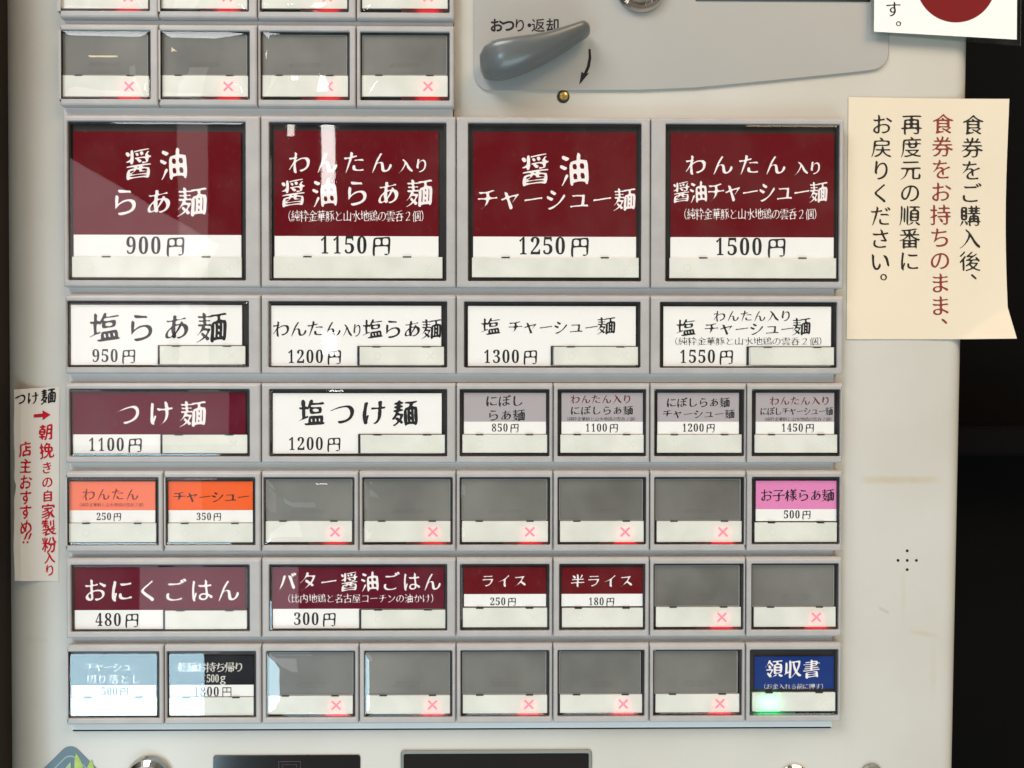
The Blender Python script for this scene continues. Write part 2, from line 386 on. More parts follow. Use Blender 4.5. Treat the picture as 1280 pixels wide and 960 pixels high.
def styled(ch, style):
    """brush: strokes thin across, thick down, horizontals rising; pen: lighter; gothic: heavier; marker: hand-drawn"""
    key = (ch, style)
    if key in STY: return STY[key]
    thin, var, phi, shear, sm, wob = STYLES[style]
    if ch in '（）、。・': shear = 0
    sets = ['GLY', 'RAW'] if style in ('brush', 'bold', 'brushlite', 'pen') else ['RAW']
    best = None
    for src, amt in [(q, a) for a in (1.0, 0.6, 0.3, 0.0) for q in sets]:      # a self-crossing outline does not fill: soften until it does
        rnd = random.Random(ord(ch[0]) * 7 + len(style)); ph = [rnd.uniform(0, 6.28) for _ in range(4)]
        cons = (GLY if src == 'GLY' else RAW)[ch]
        if not cons: STY[key] = ([], []); return STY[key]
        A = sum(p.cross(q) for c in cons for p, q in zip(c, c[1:] + c[:1])); sgn = 1.0 if A > 0 else -1.0
        res = []
        for c in cons:
            n = len(c); o = []
            for i in range(n):
                a, b, d = c[i - 1], c[i], c[(i + 1) % n]
                e1 = (b - a).normalized(); e2 = (d - b).normalized(); tg = e1 + e2
                if tg.length < 1e-4: tg = e1
                tg.normalize(); nr = Vector((tg.y, -tg.x)) * sgn
                an = math.atan2(nr.y, nr.x); dl = thin + var * math.cos(2 * (an - phi)) + wob * (math.sin(b.x * 17 + ph[0]) + math.sin(b.y * 15 + ph[1]))
                o.append(b + nr * dl * amt)
            for _ in range(sm if amt else 0): o = [o[i] * 0.6 + (o[i - 1] + o[(i + 1) % n]) * 0.2 for i in range(n)]
            w = wob * 2.2
            res.append([Vector((q.x + w * math.sin(q.y * 6 + ph[2]), q.y + shear * (q.x - 0.5) + w * math.sin(q.x * 5 + ph[3]))) for q in o])
        want = abs(sum(p.cross(q) for c in res for p, q in zip(c, c[1:] + c[:1]))) / 2
        flat, ft, got = fill(res)
        err = abs(got - want) / want
        if best is None or err < best[0]: best = (err, flat, ft)
        if err < 0.012: break
    STY[key] = best[1:]; return STY[key]
def glyph(mb, ch, style, px0, px1, py0, py1, out, ink, rot=0.0, fit=False, yb=(-0.12, 0.88), warp=None):
    """lay one glyph cell over the photo-pixel rectangle on the plane `out`"""
    v, t = styled(ch, style)
    if not v: return
    if fit:
        xs = [p.x for p in v]; ys = [p.y for p in v]; bx0, bx1, by0, by1 = min(xs), max(xs), min(ys), max(ys)
    else: bx0, bx1, by0, by1 = 0.0, 1.0, yb[0], yb[1]
    vs = []
    cr, sr = math.cos(rot), math.sin(rot)
    for p in v:
        a = (p.x - bx0) / (bx1 - bx0) - 0.5; b = (p.y - by0) / (by1 - by0) - 0.5
        a, b = a * cr - b * sr, a * sr + b * cr
        x = (px0 + px1) / 2 + a * (px1 - px0); y = (py0 + py1) / 2 - b * (py1 - py0)
        if warp: vs.append(warp(x, y))
        else: vs.append(A3(x, y, out))
    mb.add(vs, t, ink)
SMALL = 'ぁャュ'
def line(mb, s, x0, x1, yc, h, ink, w=None, style='brush', out=-1.6):
    n = len(s); w = w or min(h, (x1 - x0) / n * 0.97)
    h2, w2 = h * 1.10, w * 1.08                    # cell is a little larger than the ink
    for i, ch in enumerate(s):
        c = x0 + w / 2 + (x1 - x0 - w) * i / max(1, n - 1)
        if ch in SMALL:
            glyph(mb, ch, style, c - w2 * .53, c + w2 * .53, yc - h2 * .58, yc + h2 * .47, out, ink)
        elif ch in '0123456789':
            glyph(mb, BOLD[ch], 'digit', c - w * .3, c + w * .3, yc - h * .45, yc + h * .45, out, ink, fit=True)
        else:
            glyph(mb, ch, style, c - w2 / 2, c + w2 / 2, yc - h2 / 2, yc + h2 / 2, out, ink)
def price(mb, s, x0, yc, h, ink='inkblack', out=-1.6, style='brush'):
    x = x0; wd = 0.62 * h
    for ch in s:
        dw = (0.36 if ch == '1' else 0.47) * h
        glyph(mb, BOLD[ch], 'digit', x + wd / 2 - dw / 2, x + wd / 2 + dw / 2, yc - h * .45, yc + h * .43, out, ink, fit=True)
        x += wd
    x += 0.2 * h
    glyph(mb, '円', style, x - 0.03 * h, x + 0.98 * h, yc - h * .52, yc + h * .56, out, ink)

PAREN = '（純粋金華豚と山水地鶏の雲呑２個）'
TEXTS = ('醤油らぁ麺わんたん入りチャーシュー塩つけ麺にぼしお子様おにくごはんバター醤油比内地鶏と名古屋コーチンの油かけライス半切り落とし'
         '乾麺お持ち帰り領収書金入れる前に押す円す。おつり・返却食券をご購入後、再度元の順番にお持ちのまま戻りくださいg'
         '朝挽きの自家製粉店主すすめ！' + PAREN)
load_glyphs(TEXTS + ''.join(BOLD.values()))

# ------------------------------------------------------------------ ticket machine
machine = tag(empty('ticket_machine', (0, 0.15, -0.2)), 'ivory meal ticket vending machine with rows of grey framed menu buttons', 'ticket machine')
INV = Matrix.Translation((0, -0.15, 0.2))
class Root:                                     # parts are modelled in world millimetres, then hung on the machine
    pass
def hang(o, parent=machine):
    o.parent = parent; o.matrix_parent_inverse = INV if parent is machine else Matrix(); return o

BO = -5.0                                       # body face lies 5 mm behind the button faces
def body():
    mb = MB(); R = 6.5; RL = 19.0; RD = 12.0
    rows = []
    for zd in (-215, 0, 215):
        k = (zd + 125) / 250
        xl = at(12, 20, BO - RD)[0] * (1 - k) + at(18, 940, BO - RD)[0] * k; xr = at(1204.5, 100, BO - R)[0] * (1 - k) + at(1187, 940, BO - R)[0] * k
        prof = [(xl, -190)]
        for i in range(9):
            a = math.pi / 2 * i / 8; prof.append((xl + RL - RL * math.cos(a), BO - RD + RD * math.sin(a)))
        for i in range(1, 9): prof.append((xl + RL + (xr - xl - R - RL) * i / 9, BO))
        for i in range(9):
            a = math.pi / 2 * i / 8; prof.append((xr - R + R * math.sin(a), BO - R + R * math.cos(a)))
        prof.append((xr, -190))
        rows.append([P3(x, zd, o) for x, o in prof])
    n = len(rows[0]); vs = [p for r in rows for p in r]; fs = []
    for a in range(2):
        for i in range(n - 1): fs.append((a * n + i, (a + 1) * n + i, (a + 1) * n + i + 1, a * n + i + 1))
        fs.append((a * n + n - 1, (a + 1) * n + n - 1, (a + 1) * n, a * n))
    fs.append(tuple(range(n))); fs.append(tuple(range(3 * n - 1, 2 * n - 1, -1)))
    mb.add(vs, fs, 'body')
    o = mb.build('body', smooth=False)
    for p in o.data.polygons: p.use_smooth = len(p.vertices) == 4
    o.data.set_sharp_from_angle(angle=math.radians(40))
    return hang(o)
body()

GX0, GP = -150.7, 32.94                         # left edge of the button grid and its pitch, mm
ROWS = {0: (-148.3, -125.1), 1: (-118.7, -95.6), 2: (-88.25, -34.81), 3: (-27.95, -5.54), 4: (1.75, 24.61), 5: (31.60, 54.70), 6: (61.15, 83.95), 7: (90.56, 113.35)}
def uxe(k, r=9): return GX0 + GP * k - (1.35 - 0.20 * k if r < 2 else 0)
def button_rail(r, ncol):
    z0, z1 = ROWS[r]; x0, x1 = uxe(0, r) + 0.3, uxe(ncol, r) - (2.2 if ncol == 8 else 0.8)
    mb = MB(); zt, zb = z0 - 1.7, z1 + 5.1
    # seam shadow plate, then the rail with a face sloping back towards the foot
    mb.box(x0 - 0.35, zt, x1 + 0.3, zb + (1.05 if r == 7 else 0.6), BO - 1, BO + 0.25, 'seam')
    def loop(out_t, out_b, ins, zb_): return [P3(x0 + ins, zb_ - ins, out_b), P3(x1 - ins, zb_ - ins, out_b), P3(x1 - ins, zt + ins, out_t), P3(x0 + ins, zt + ins, out_t)]
    yb = z1 + 2.2
    prof = [(zt, BO + 0.2), (zt, -3.0), (yb, -2.8), (zb - 0.25, -3.15), (zb, -3.4), (zb, BO + 0.2)]
    n = len(prof); vs = [P3(x0, z, o) for z, o in prof] + [P3(x1, z, o) for z, o in prof]
    fs = [(i, n + i, n + i + 1, i + 1) for i in range(n - 1)] + [tuple(range(n - 1, -1, -1))[::-1], tuple(range(2 * n - 1, n - 1, -1))]
    mb.add(vs, fs, 'rail')
    o = mb.build('button_rail'); hang(o)
for r in ROWS: button_rail(r, 4 if r < 2 else 8)

def cross_loops(cx, cz, s, t):
    k = t / math.sqrt(2); p = []
    pts = [(0, k), (s - k, s), (s, s - k), (k, 0), (s, -(s - k)), (s - k, -s), (0, -k), (-(s - k), -s), (-s, -(s - k)), (-k, 0), (-s, s - k), (-(s - k), s)]
    return [(cx + a, cz - b) for a, b in pts][::-1]

def menu_button(row, k, span, win, card=None, bands=(), strip=None, blank=False, writing=None, lamp=None, lab=None, mid=None):
    """win: photo-pixel x range of the window; card/strip: pixel rectangles; bands: (material, y0, y1)"""
    z0, z1 = ROWS[row]; ym = {0: 0, 1: 80, 2: 250, 3: 418, 4: 528, 5: 640, 6: 748, 7: 857}[row]
    wx0, wx1 = at(win[0], ym)[0], at(win[1], ym)[0]
    ux0, ux1 = uxe(k, row) + 0.16, uxe(k + span, row) - 0.16
    if row == 2 and k == 0: ux0 -= 0.4
    bt, bb = z0 - 2.1, z1 + 2.2
    cx, cz = (ux0 + ux1) / 2, (bt + bb) / 2
    e = empty('menu_button'); hang(e); 
    e.matrix_parent_inverse = INV; e.location = P3(cx, cz, 0)
    off = Matrix.Translation(-Vector(P3(cx, cz, 0)))
    def put(mb, name, **kw):
        o = mb.build(name, **kw); o.parent = e; o.matrix_parent_inverse = off; return o
    if lab: e['label'] = lab
    # frame
    mb = MB(); g = 0.25
    def L(a, b, c, d, out, r=0.35): return rr(a, b, c, d, r, out)
    mb.loft([L(ux0, bt, ux1, bb, BO + 0.6), L(ux0, bt, ux1, bb, -0.75), L(ux0 + .18, bt + .55, ux1 - .18, bb - .25, -0.22), L(ux0 + .55, bt + 1.05, ux1 - .55, bb - .7, 0.0),
             L(wx0 - g, z0 - g, wx1 + g, z1 + g, 0.0, .5), L(wx0, z0, wx1, z1, -0.22, .45), L(wx0, z0, wx1, z1, -2.7, .45)], 'frame', False, False)
    put(mb, 'frame')
    # gasket: dark tray round the card
    mb = MB(); t = 0.75; gb = 0.12 if lamp else t * .75
    mb.loft([L(wx0 - .02, z0 - .02, wx1 + .02, z1 + .02, -1.2, .45), L(wx0 + t * .7, z0 + t, wx1 - t, z1 - gb, -1.2, .1), L(wx0 + t * .7, z0 + t, wx1 - t, z1 - gb, -2.4, .1)], 'black', False, True)
    sx0, sz0 = at(strip[0], strip[1], -1.2); sx1, sz1 = at(strip[2], strip[3], -1.2)
    for fx in (0.20, 0.79):
        c = sx0 + (sx1 - sx0) * fx; hw = 1.25 if span == 1 else 1.4
        mb.box(c - hw, sz0 - 0.22, c + hw, sz0 + 0.20, -2.2, -1.05, 'black', 0.05)
    if mid: 
        a, b = at(mid - 1.4, 0, -1.2)[0], at(mid + 1.2, 0, -1.2)[0]; mb.box(a, sz0 - .1, b, sz1, -2.2, -1.1, 'black', 0.05)
        mb.box(a, sz0 - .28, sx1, sz0 - .02, -2.2, -1.35, 'black', 0.03)
    put(mb, 'gasket')
    # card with its printing
    mb = MB()
    if blank:
        a, b = at(win[0] + 2.2, 0, -1.6)[0], at(win[1] - 2.6, 0, -1.6)[0]
        mb.box(a, z0 + .55, b, sz0 - .05, -2.25, -1.6, 'blank', 0.25, 0.6)
        mb.loft([rr(a + .1, z0 + .65, b - .1, sz0 - .12, .6, -1.6), rr(a + .1, z0 + .65, b - .1, sz0 - .12, .6, -1.42), rr(a + .5, z0 + 1.05, b - .5, sz0 - .5, .5, -1.42), rr(a + .5, z0 + 1.05, b - .5, sz0 - .5, .5, -1.6)], 'blankedge', False, False)
        put(mb, 'blank_card')
    else:
        a, ca = at(card[0], card[1], -1.65); b, cb = at(card[2], card[3], -1.65)
        zz = [at(0, y1, -1.65)[1] for _, y0, y1 in bands]
        za = ca; 
        lastz = ca
        for (mname, y0, y1), zq in zip(bands, zz):
            mb.box(a, lastz, b, zq, -2.1, -1.65, mname); lastz = zq
        if writing: writing(mb)
        put(mb, 'label_card')
    # milky indicator strip
    mb = MB(); mb.loft([rr(sx0, sz0, sx1, sz1, .15, -1.9), rr(sx0, sz0, sx1, sz1, .15, -1.28), rr(sx0 + .08, sz0 + .08, sx1 - .08, sz1 - .08, .1, -1.2)], 'strip', False, True)
    xc = at(lamp[1] if lamp else strip[2] - 18, 0, -1.2)[0]; zc = (sz0 + sz1) / 2
    if lamp is None or lamp[0] == 'green':
        xr = sx1 - 4.6
        cl = cross_loops(xr, zc, 1.25, 0.42); mb.add([P3(x, z, -1.17) for x, z in cl], [tuple(range(12))], 'stripmark')
        # faint ring at the left end
        xl = sx0 + 6.0; oo = circ(xl, zc, 1.35, -1.17, 20) + circ(xl, zc, 0.95, -1.17, 20)
        if lamp is None: mb.add(oo, [(i, (i + 1) % 20, 20 + (i + 1) % 20, 20 + i) for i in range(20)], 'stripmark')
    put(mb, 'indicator_strip')
    if lamp:
        back = MB(); hot = lamp[0] + 'back'
        back.box(xc - (2.3 if lamp[0] == 'red' else 2.6), zc - 1.1, xc + (2.3 if lamp[0] == 'red' else 2.6), zc + (1.6 if lamp[0] == 'red' else 1.4), -2.28, -2.2, hot)
        hc = 3.6 if lamp[0] == 'red' else 4.2; ze = (sz1 + z1) / 2
        back.box(xc - hc, ze - .16, xc + hc, ze + .16, -2.38, -2.3, lamp[0])
        back.loft([rr(xc - 9, sz1 + .03, xc + min(9, wx1 - xc - .9), z1 - .14, 0, -1.3), rr(xc - 9, sz1 + .03, xc + min(9, wx1 - xc - .9), z1 - .14, 0, -1.15)], lamp[0] + 'pipe', False, True)
        put(back, 'indicator_lamp')
        if lamp[0] == 'red':
            c = MB(); cl = cross_loops(xc, zc + .1, 1.7, 0.62); n = 12
            c.loft([[P3(x, z, -1.25) for x, z in cl], [P3(x, z, -1.12) for x, z in cl]], 'cross', False, True); put(c, 'lit_cross')
    # clear cover, each one seated a hair differently
    mb = MB(); q = [random.uniform(-.07, .07) for _ in range(2)]
    i0 = .12; be = 1.5 if blank else .75; br = 1.6 if blank else .7
    def tilt(loop): 
        return [(x, y + (q[0] * ((x * 1000 - wx0) / (wx1 - wx0) - .5) + q[1] * ((-z * 1000 - z0) / (z1 - z0) - .5)) * 0.001, z) for x, y, z in loop]
    mb.loft([L(wx0 + i0, z0 + i0, wx1 - i0, z1 - i0, -1.15, .4), tilt(L(wx0 + i0, z0 + i0, wx1 - i0, z1 - i0, -0.62, .4)), tilt(L(wx0 + i0 + .22, z0 + i0 + .22, wx1 - i0 - .22, z1 - i0 - .22, -0.38, .5)),
             tilt(L(wx0 + i0 + .75, z0 + i0 + .75, wx1 - i0 - .75, z1 - i0 - .75, -0.30, br))] +
            ([tilt(L(wx0 + i0 + d, z0 + i0 + d, wx1 - i0 - d, z1 - i0 - d, -0.30 + 0.48 * (1 - (1 - d / 10.8) ** 2), br)) for d in (1.6, 2.8, 4.2, 5.8, 7.6, 9.4, 10.6)] if blank else []), 'clear', False, True)
    cvr = put(mb, 'clear_cover', smooth=blank)
    if blank: cvr.data.set_sharp_from_angle(angle=math.radians(22))
    return e

W_, B_, R_, N_ = 'inkwhite', 'inkblack', 'inkred', 'inkbrown'
# ---- rows of blank buttons at the upper left
for k, (a, b) in enumerate(((74, 188), (199, 312), (325, 437), (450, 562))):
    menu_button(1, k, 1, (a, b), strip=(a + 2, 94, b - 2, 121), blank=True, lamp=('red', b - 27), lab='blank smoked menu button with a lit red cross')
for k, (a, b) in enumerate(((72, 187), (198, 311), (324, 436), (450, 562))):
    menu_button(0, k, 1, (a, b), strip=(a + 2, -20, b - 2, 11), blank=True, lamp=('red', b - 27), lab='blank smoked menu button with a lit red cross')

# ---- four large buttons
def big(k, win, card, sx, ys, writing, lab):
    menu_button(2, k, 2, win, card=(card[0], ys[0], card[1], ys[2]), bands=(('maroon', ys[0], ys[1]), ('cardwhite', ys[1], ys[2])),
                strip=(sx[0], ys[2] + .3, sx[1], ys[3]), writing=writing, lab=lab)
def w1(m):
    line(m, '醤油', 156, 234, 205, 37, W_, 34); line(m, 'らぁ麺', 138, 258, 252, 35, W_, 35); price(m, '900', 156, 306.8, 25)
def w2(m):
    line(m, 'わんたん', 361, 490, 203, 27, W_, 27); line(m, '入り', 498, 536, 207, 18, W_, 18); line(m, '醤油らぁ麺', 351, 540, 241, 33, W_, 31)
    line(m, PAREN, 353, 537, 270, 14, W_, 10.8, 'brushlite'); price(m, '1150', 398, 306.3, 25)
def w3(m):
    line(m, '醤油', 651, 736, 212, 38, W_, 36); line(m, 'チャーシュー麺', 596, 794, 249, 27, W_, 26); price(m, '1250', 646, 307.3, 25)
def w4(m):
    line(m, 'わんたん', 857, 982, 206, 25, W_, 26); line(m, '入り', 993, 1028, 210, 17, W_, 17); line(m, '醤油チャーシュー麺', 841, 1034, 240, 25, W_, 21.5)
    line(m, PAREN, 848, 1028, 267.5, 14, W_, 10.6, 'brushlite'); price(m, '1500', 892, 308.3, 25)
big(0, (84, 307), (91.5, 301.5), (90, 302), (164, 293, 320.5, 347), w1, 'large maroon soy ramen button priced 900 yen')
big(2, (336, 558), (343, 548), (342, 553), (163, 294, 320.5, 348), w2, 'large maroon wonton soy ramen button priced 1150 yen')
big(4, (585, 802), (591.5, 795), (590, 800), (165, 294, 321.5, 347), w3, 'large maroon soy chashu noodle button priced 1250 yen')
big(6, (832, 1050), (838.5, 1042), (837, 1047), (166, 294, 322, 348), w4, 'large maroon wonton soy chashu button priced 1500 yen')

# ---- wide buttons
def wide(row, k, win, card, sx, mid, ys, top, writing, lab):
    menu_button(row, k, 2, win, card=(card[0], ys[0], card[1], ys[2]), bands=((top, ys[0], ys[1]), ('cardwhite', ys[1], ys[2])) if top != 'cardwhite' else (('cardwhite', ys[0], ys[2]),),
                strip=(sx[0], ys[1] + .5, sx[1], ys[3]), writing=writing, lab=lab, mid=mid)
def s1(m): line(m, '塩らぁ麺', 113, 283, 409, 36, B_, 36); price(m, '950', 114, 444.6, 18.5)
def s2(m): line(m, 'わんたん', 341, 426, 411, 20, B_, 21); line(m, '入り', 427, 453, 413, 17, B_, 13); line(m, '塩らぁ麺', 454, 551.5, 411, 24, B_, 24); price(m, '1200', 358, 445.6, 19)
def s3(m): line(m, '塩', 602, 625, 408, 21, B_, 23); line(m, 'チャーシュー', 635, 748, 409, 17, B_, 18); line(m, '麺', 747, 770, 407, 21, B_, 22); price(m, '1300', 603, 445.6, 19)
def s4(m):
    line(m, 'わんたん入り', 892, 990, 395, 14, B_, 15); line(m, '塩', 846, 869, 409.5, 21, B_, 23); line(m, 'チャーシュー', 880, 993, 411, 16, B_, 18); line(m, '麺', 991, 1014, 408, 21, B_, 22)
    line(m, PAREN, 836, 1035, 426.5, 10, B_, 11.4, 'brushlite'); price(m, '1550', 848, 445.6, 19)
wide(3, 0, (83, 311), (88.5, 302.5), (198.5, 306.5), 197, (381, 432, 456, 455.5), 'cardwhite', s1, 'white salt ramen button priced 950 yen')
wide(3, 2, (335, 559), (339, 551.5), (449.5, 555), 447.5, (382, 433, 457, 456.5), 'cardwhite', s2, 'white wonton salt ramen button priced 1200 yen')
wide(3, 4, (580, 801), (585, 794.5), (692.5, 797.5), 690.5, (382.5, 433, 457, 456.5), 'cardwhite', s3, 'white salt chashu noodle button priced 1300 yen')
wide(3, 6, (825, 1047), (829.5, 1038.5), (938.5, 1043.5), 936.5, (383, 433.5, 457, 456.5), 'cardwhite', s4, 'white wonton salt chashu button priced 1550 yen')
def t1(m): line(m, 'つけ麺', 145, 257, 517, 31, W_, 31); price(m, '1100', 109, 555.6, 19)
def t2(m): line(m, '塩つけ麺', 374, 522, 516, 32, B_, 31, 'bold'); price(m, '1200', 359, 554.6, 18.5)
wide(4, 0, (86, 312), (91, 307), (202, 309), 200, (491, 543, 567, 566.5), 'wine', t1, 'wine red dipping noodle button priced 1100 yen')
wide(4, 2, (336, 559), (341, 552), (450.5, 556), 448.5, (491.5, 543, 567, 566.5), 'cardwhite', t2, 'white salt dipping noodle button priced 1200 yen')
def g1(m): line(m, 'おにくごはん', 105, 299, 738, 28, W_, 28); price(m, '480', 118, 774.6, 18.5)
def g2(m):
    line(m, 'バター醤油ごはん', 348, 551, 727, 23, W_, 22); line(m, '（比内地鶏と名古屋コーチンの油かけ）', 353, 549, 748, 11, W_, 10.5, 'brushlite'); price(m, '300', 366, 773.6, 18)
wide(6, 0, (88, 312), (93, 306.5), (204.5, 308.5), 202.5, (709, 763, 787, 786.5), 'wine', g1, 'wine red meat rice button priced 480 yen')
wide(6, 2, (336, 559), (341, 555), (451.5, 557), 449.5, (709, 762, 786.5, 785.5), 'wine', g2, 'wine red butter soy rice button priced 300 yen')

# ---- small printed buttons
def small(row, k, win, card, ys, top, writing, lab, lamp=None, low='cardwhite', sx=None):
    sx = sx or (win[0] + 3.5, win[1] - 3)
    menu_button(row, k, 1, win, card=(card[0], ys[0], card[1], ys[2]), bands=((top, ys[0], ys[1]), (low, ys[1], ys[2])), strip=(sx[0], ys[2] + .8, sx[1], ys[3]), writing=writing, lab=lab, lamp=lamp)
Y4 = (491, 527, 542.5, 566)
def n1(m): line(m, 'にぼし', 607, 654, 501, 14, B_, 15); line(m, 'らぁ麺', 609, 656, 519, 14, B_, 15); price(m, '850', 614, 534.6, 11.5)
def n2(m): line(m, 'わんたん入り', 713, 790, 499, 11, R_, 12); line(m, 'にぼしらぁ麺', 713, 791, 513, 11, B_, 12); line(m, PAREN, 705, 798, 523.7, 5, B_, 5.4, 'brushlite'); price(m, '1100', 731, 534.6, 11.5)
def n3(m): line(m, 'にぼしらぁ麺', 833, 912, 503, 12, B_, 12.5); line(m, 'チャーシュー麺', 828, 918, 517.5, 11, B_, 12); price(m, '1200', 852, 534.6, 11.5)
def n4(m): line(m, 'わんたん入り', 962, 1038, 501, 11, R_, 12); line(m, 'にぼしチャーシュー麺', 950, 1041, 514, 10, B_, 9.2); line(m, PAREN, 952, 1043, 524, 5, B_, 5.4, 'brushlite'); price(m, '1450', 976, 534.6, 11.5)
small(4, 4, (574.5, 687), (580, 682.5), Y4, 'cardgrey', n1, 'grey dried sardine ramen button priced 850 yen')
small(4, 5, (697, 808), (702, 803.5), Y4, 'cardgrey', n2, 'grey wonton sardine ramen button priced 1100 yen')
small(4, 6, (818, 931), (822, 923.5), Y4, 'cardgrey', n3, 'grey sardine chashu noodle button priced 1200 yen')
small(4, 7, (940, 1051), (945, 1042.5), Y4, 'cardgrey', n4, 'grey wonton sardine chashu button priced 1450 yen')
Y5 = (602, 638, 653.5, 678)
def o1(m): line(m, 'わんたん', 103, 173, 618, 15, N_, 16); line(m, PAREN, 96, 183, 631, 5, N_, 5, 'brushlite'); price(m, '250', 120, 645.6, 10.5)
def o2(m): line(m, 'チャーシュー', 216, 312, 621, 14, 'inkblack', 16); price(m, '350', 245, 645.6, 10.5)
def o3(m): line(m, 'お子様らぁ麺', 950.5, 1042.5, 619, 15, B_, 15); price(m, '500', 979, 643.1, 11.5)
small(5, 0, (82, 198), (86.5, 194), Y5, 'hazedorange', o1, 'orange wonton topping button, reflected haze in its colour, priced 250 yen')
small(5, 1, (206, 319), (210.5, 316), Y5, 'orange', o2, 'orange chashu topping button priced 350 yen')
small(5, 7, (940, 1050.5), (945, 1046), (601, 637.5, 652.5, 677.5), 'pink', o3, "pink children's ramen button priced 500 yen")
Y6 = (709, 744, 759.5, 784)
def r1(m): line(m, 'ライス', 602, 658, 726, 15, W_, 16); price(m, '250', 612, 751.8, 11)
def r2(m): line(m, '半ライス', 714, 791, 726, 15, W_, 16.5); price(m, '180', 735, 751.8, 11)
small(6, 4, (575, 687), (580, 682.5), Y6, 'maroon', r1, 'maroon rice button priced 250 yen')
small(6, 5, (699, 807), (702, 803.5), Y6, 'maroon', r2, 'maroon half rice button priced 180 yen')
def k1(m): line(m, 'チャーシュー', 106, 176, 834, 11, 'inkpale', 12); line(m, '切り落とし', 108, 176, 849, 11, 'inkpale', 12); price(m, '500', 126, 864.1, 11.5)
def k2(m):
    line(m, '乾麺お持ち帰り', 222, 305, 834, 12, 'inkpale', 12.5); line(m, '500', 257, 275, 848, 11, 'inkpale', 7.5); glyph(m, 'g', 'plain', 275, 282, 845, 856, -1.6, 'inkpale', fit=True); price(m, '1800', 241, 864.6, 13.5, style='plain')
def k3(m):
    line(m, '領収書', 957, 1025, 836, 21.5, W_, 21, 'brush'); line(m, '（お金入れる前に押す）', 950, 1034, 858, 7, 'inkpale', 7.5, 'brushlite')
small(7, 0, (84, 199), (88, 194.5), (820, 857, 871.5, 895.5), 'blackcard', k1, 'black chashu offcuts button with pale lettering')
small(7, 1, (208, 320), (212, 317), (820, 857, 871.5, 894.5), 'blackcard', k2, 'black take-home noodle button priced 1800 yen')
menu_button(7, 7, 1, (937.5, 1048.5), card=(943.5, 821, 1042, 864.5), bands=(('navy', 821, 864.5),), strip=(940.5, 866, 1046, 889), writing=k3, lamp=('green', 965), lab='navy blue receipt button with a lit green lamp')

# ---- blank buttons
E5 = [(2, 329, 443), (3, 452.5, 566), (4, 574.5, 688), (5, 697, 808), (6, 818, 931)]
E6 = [(6, 817, 930), (7, 939.5, 1049)]
E7 = [(2, 332.5, 444), (3, 455, 565.5), (4, 575.5, 687), (5, 697, 806), (6, 816.5, 928)]
for row, L_, y0, y1 in ((5, E5, 651.5, 677.5), (6, E6, 759, 783.5), (7, E7, 869, 891.5)):
    for k, a, b in L_:
        dy = (4 - k) * 0.55 if row == 7 else 0
        menu_button(row, k, 1, (a, b), strip=(a + 3, y0 + dy, b - 3, y1 + dy), blank=True, lamp=('red', b - 25), lab='blank smoked menu button with a lit red cross')

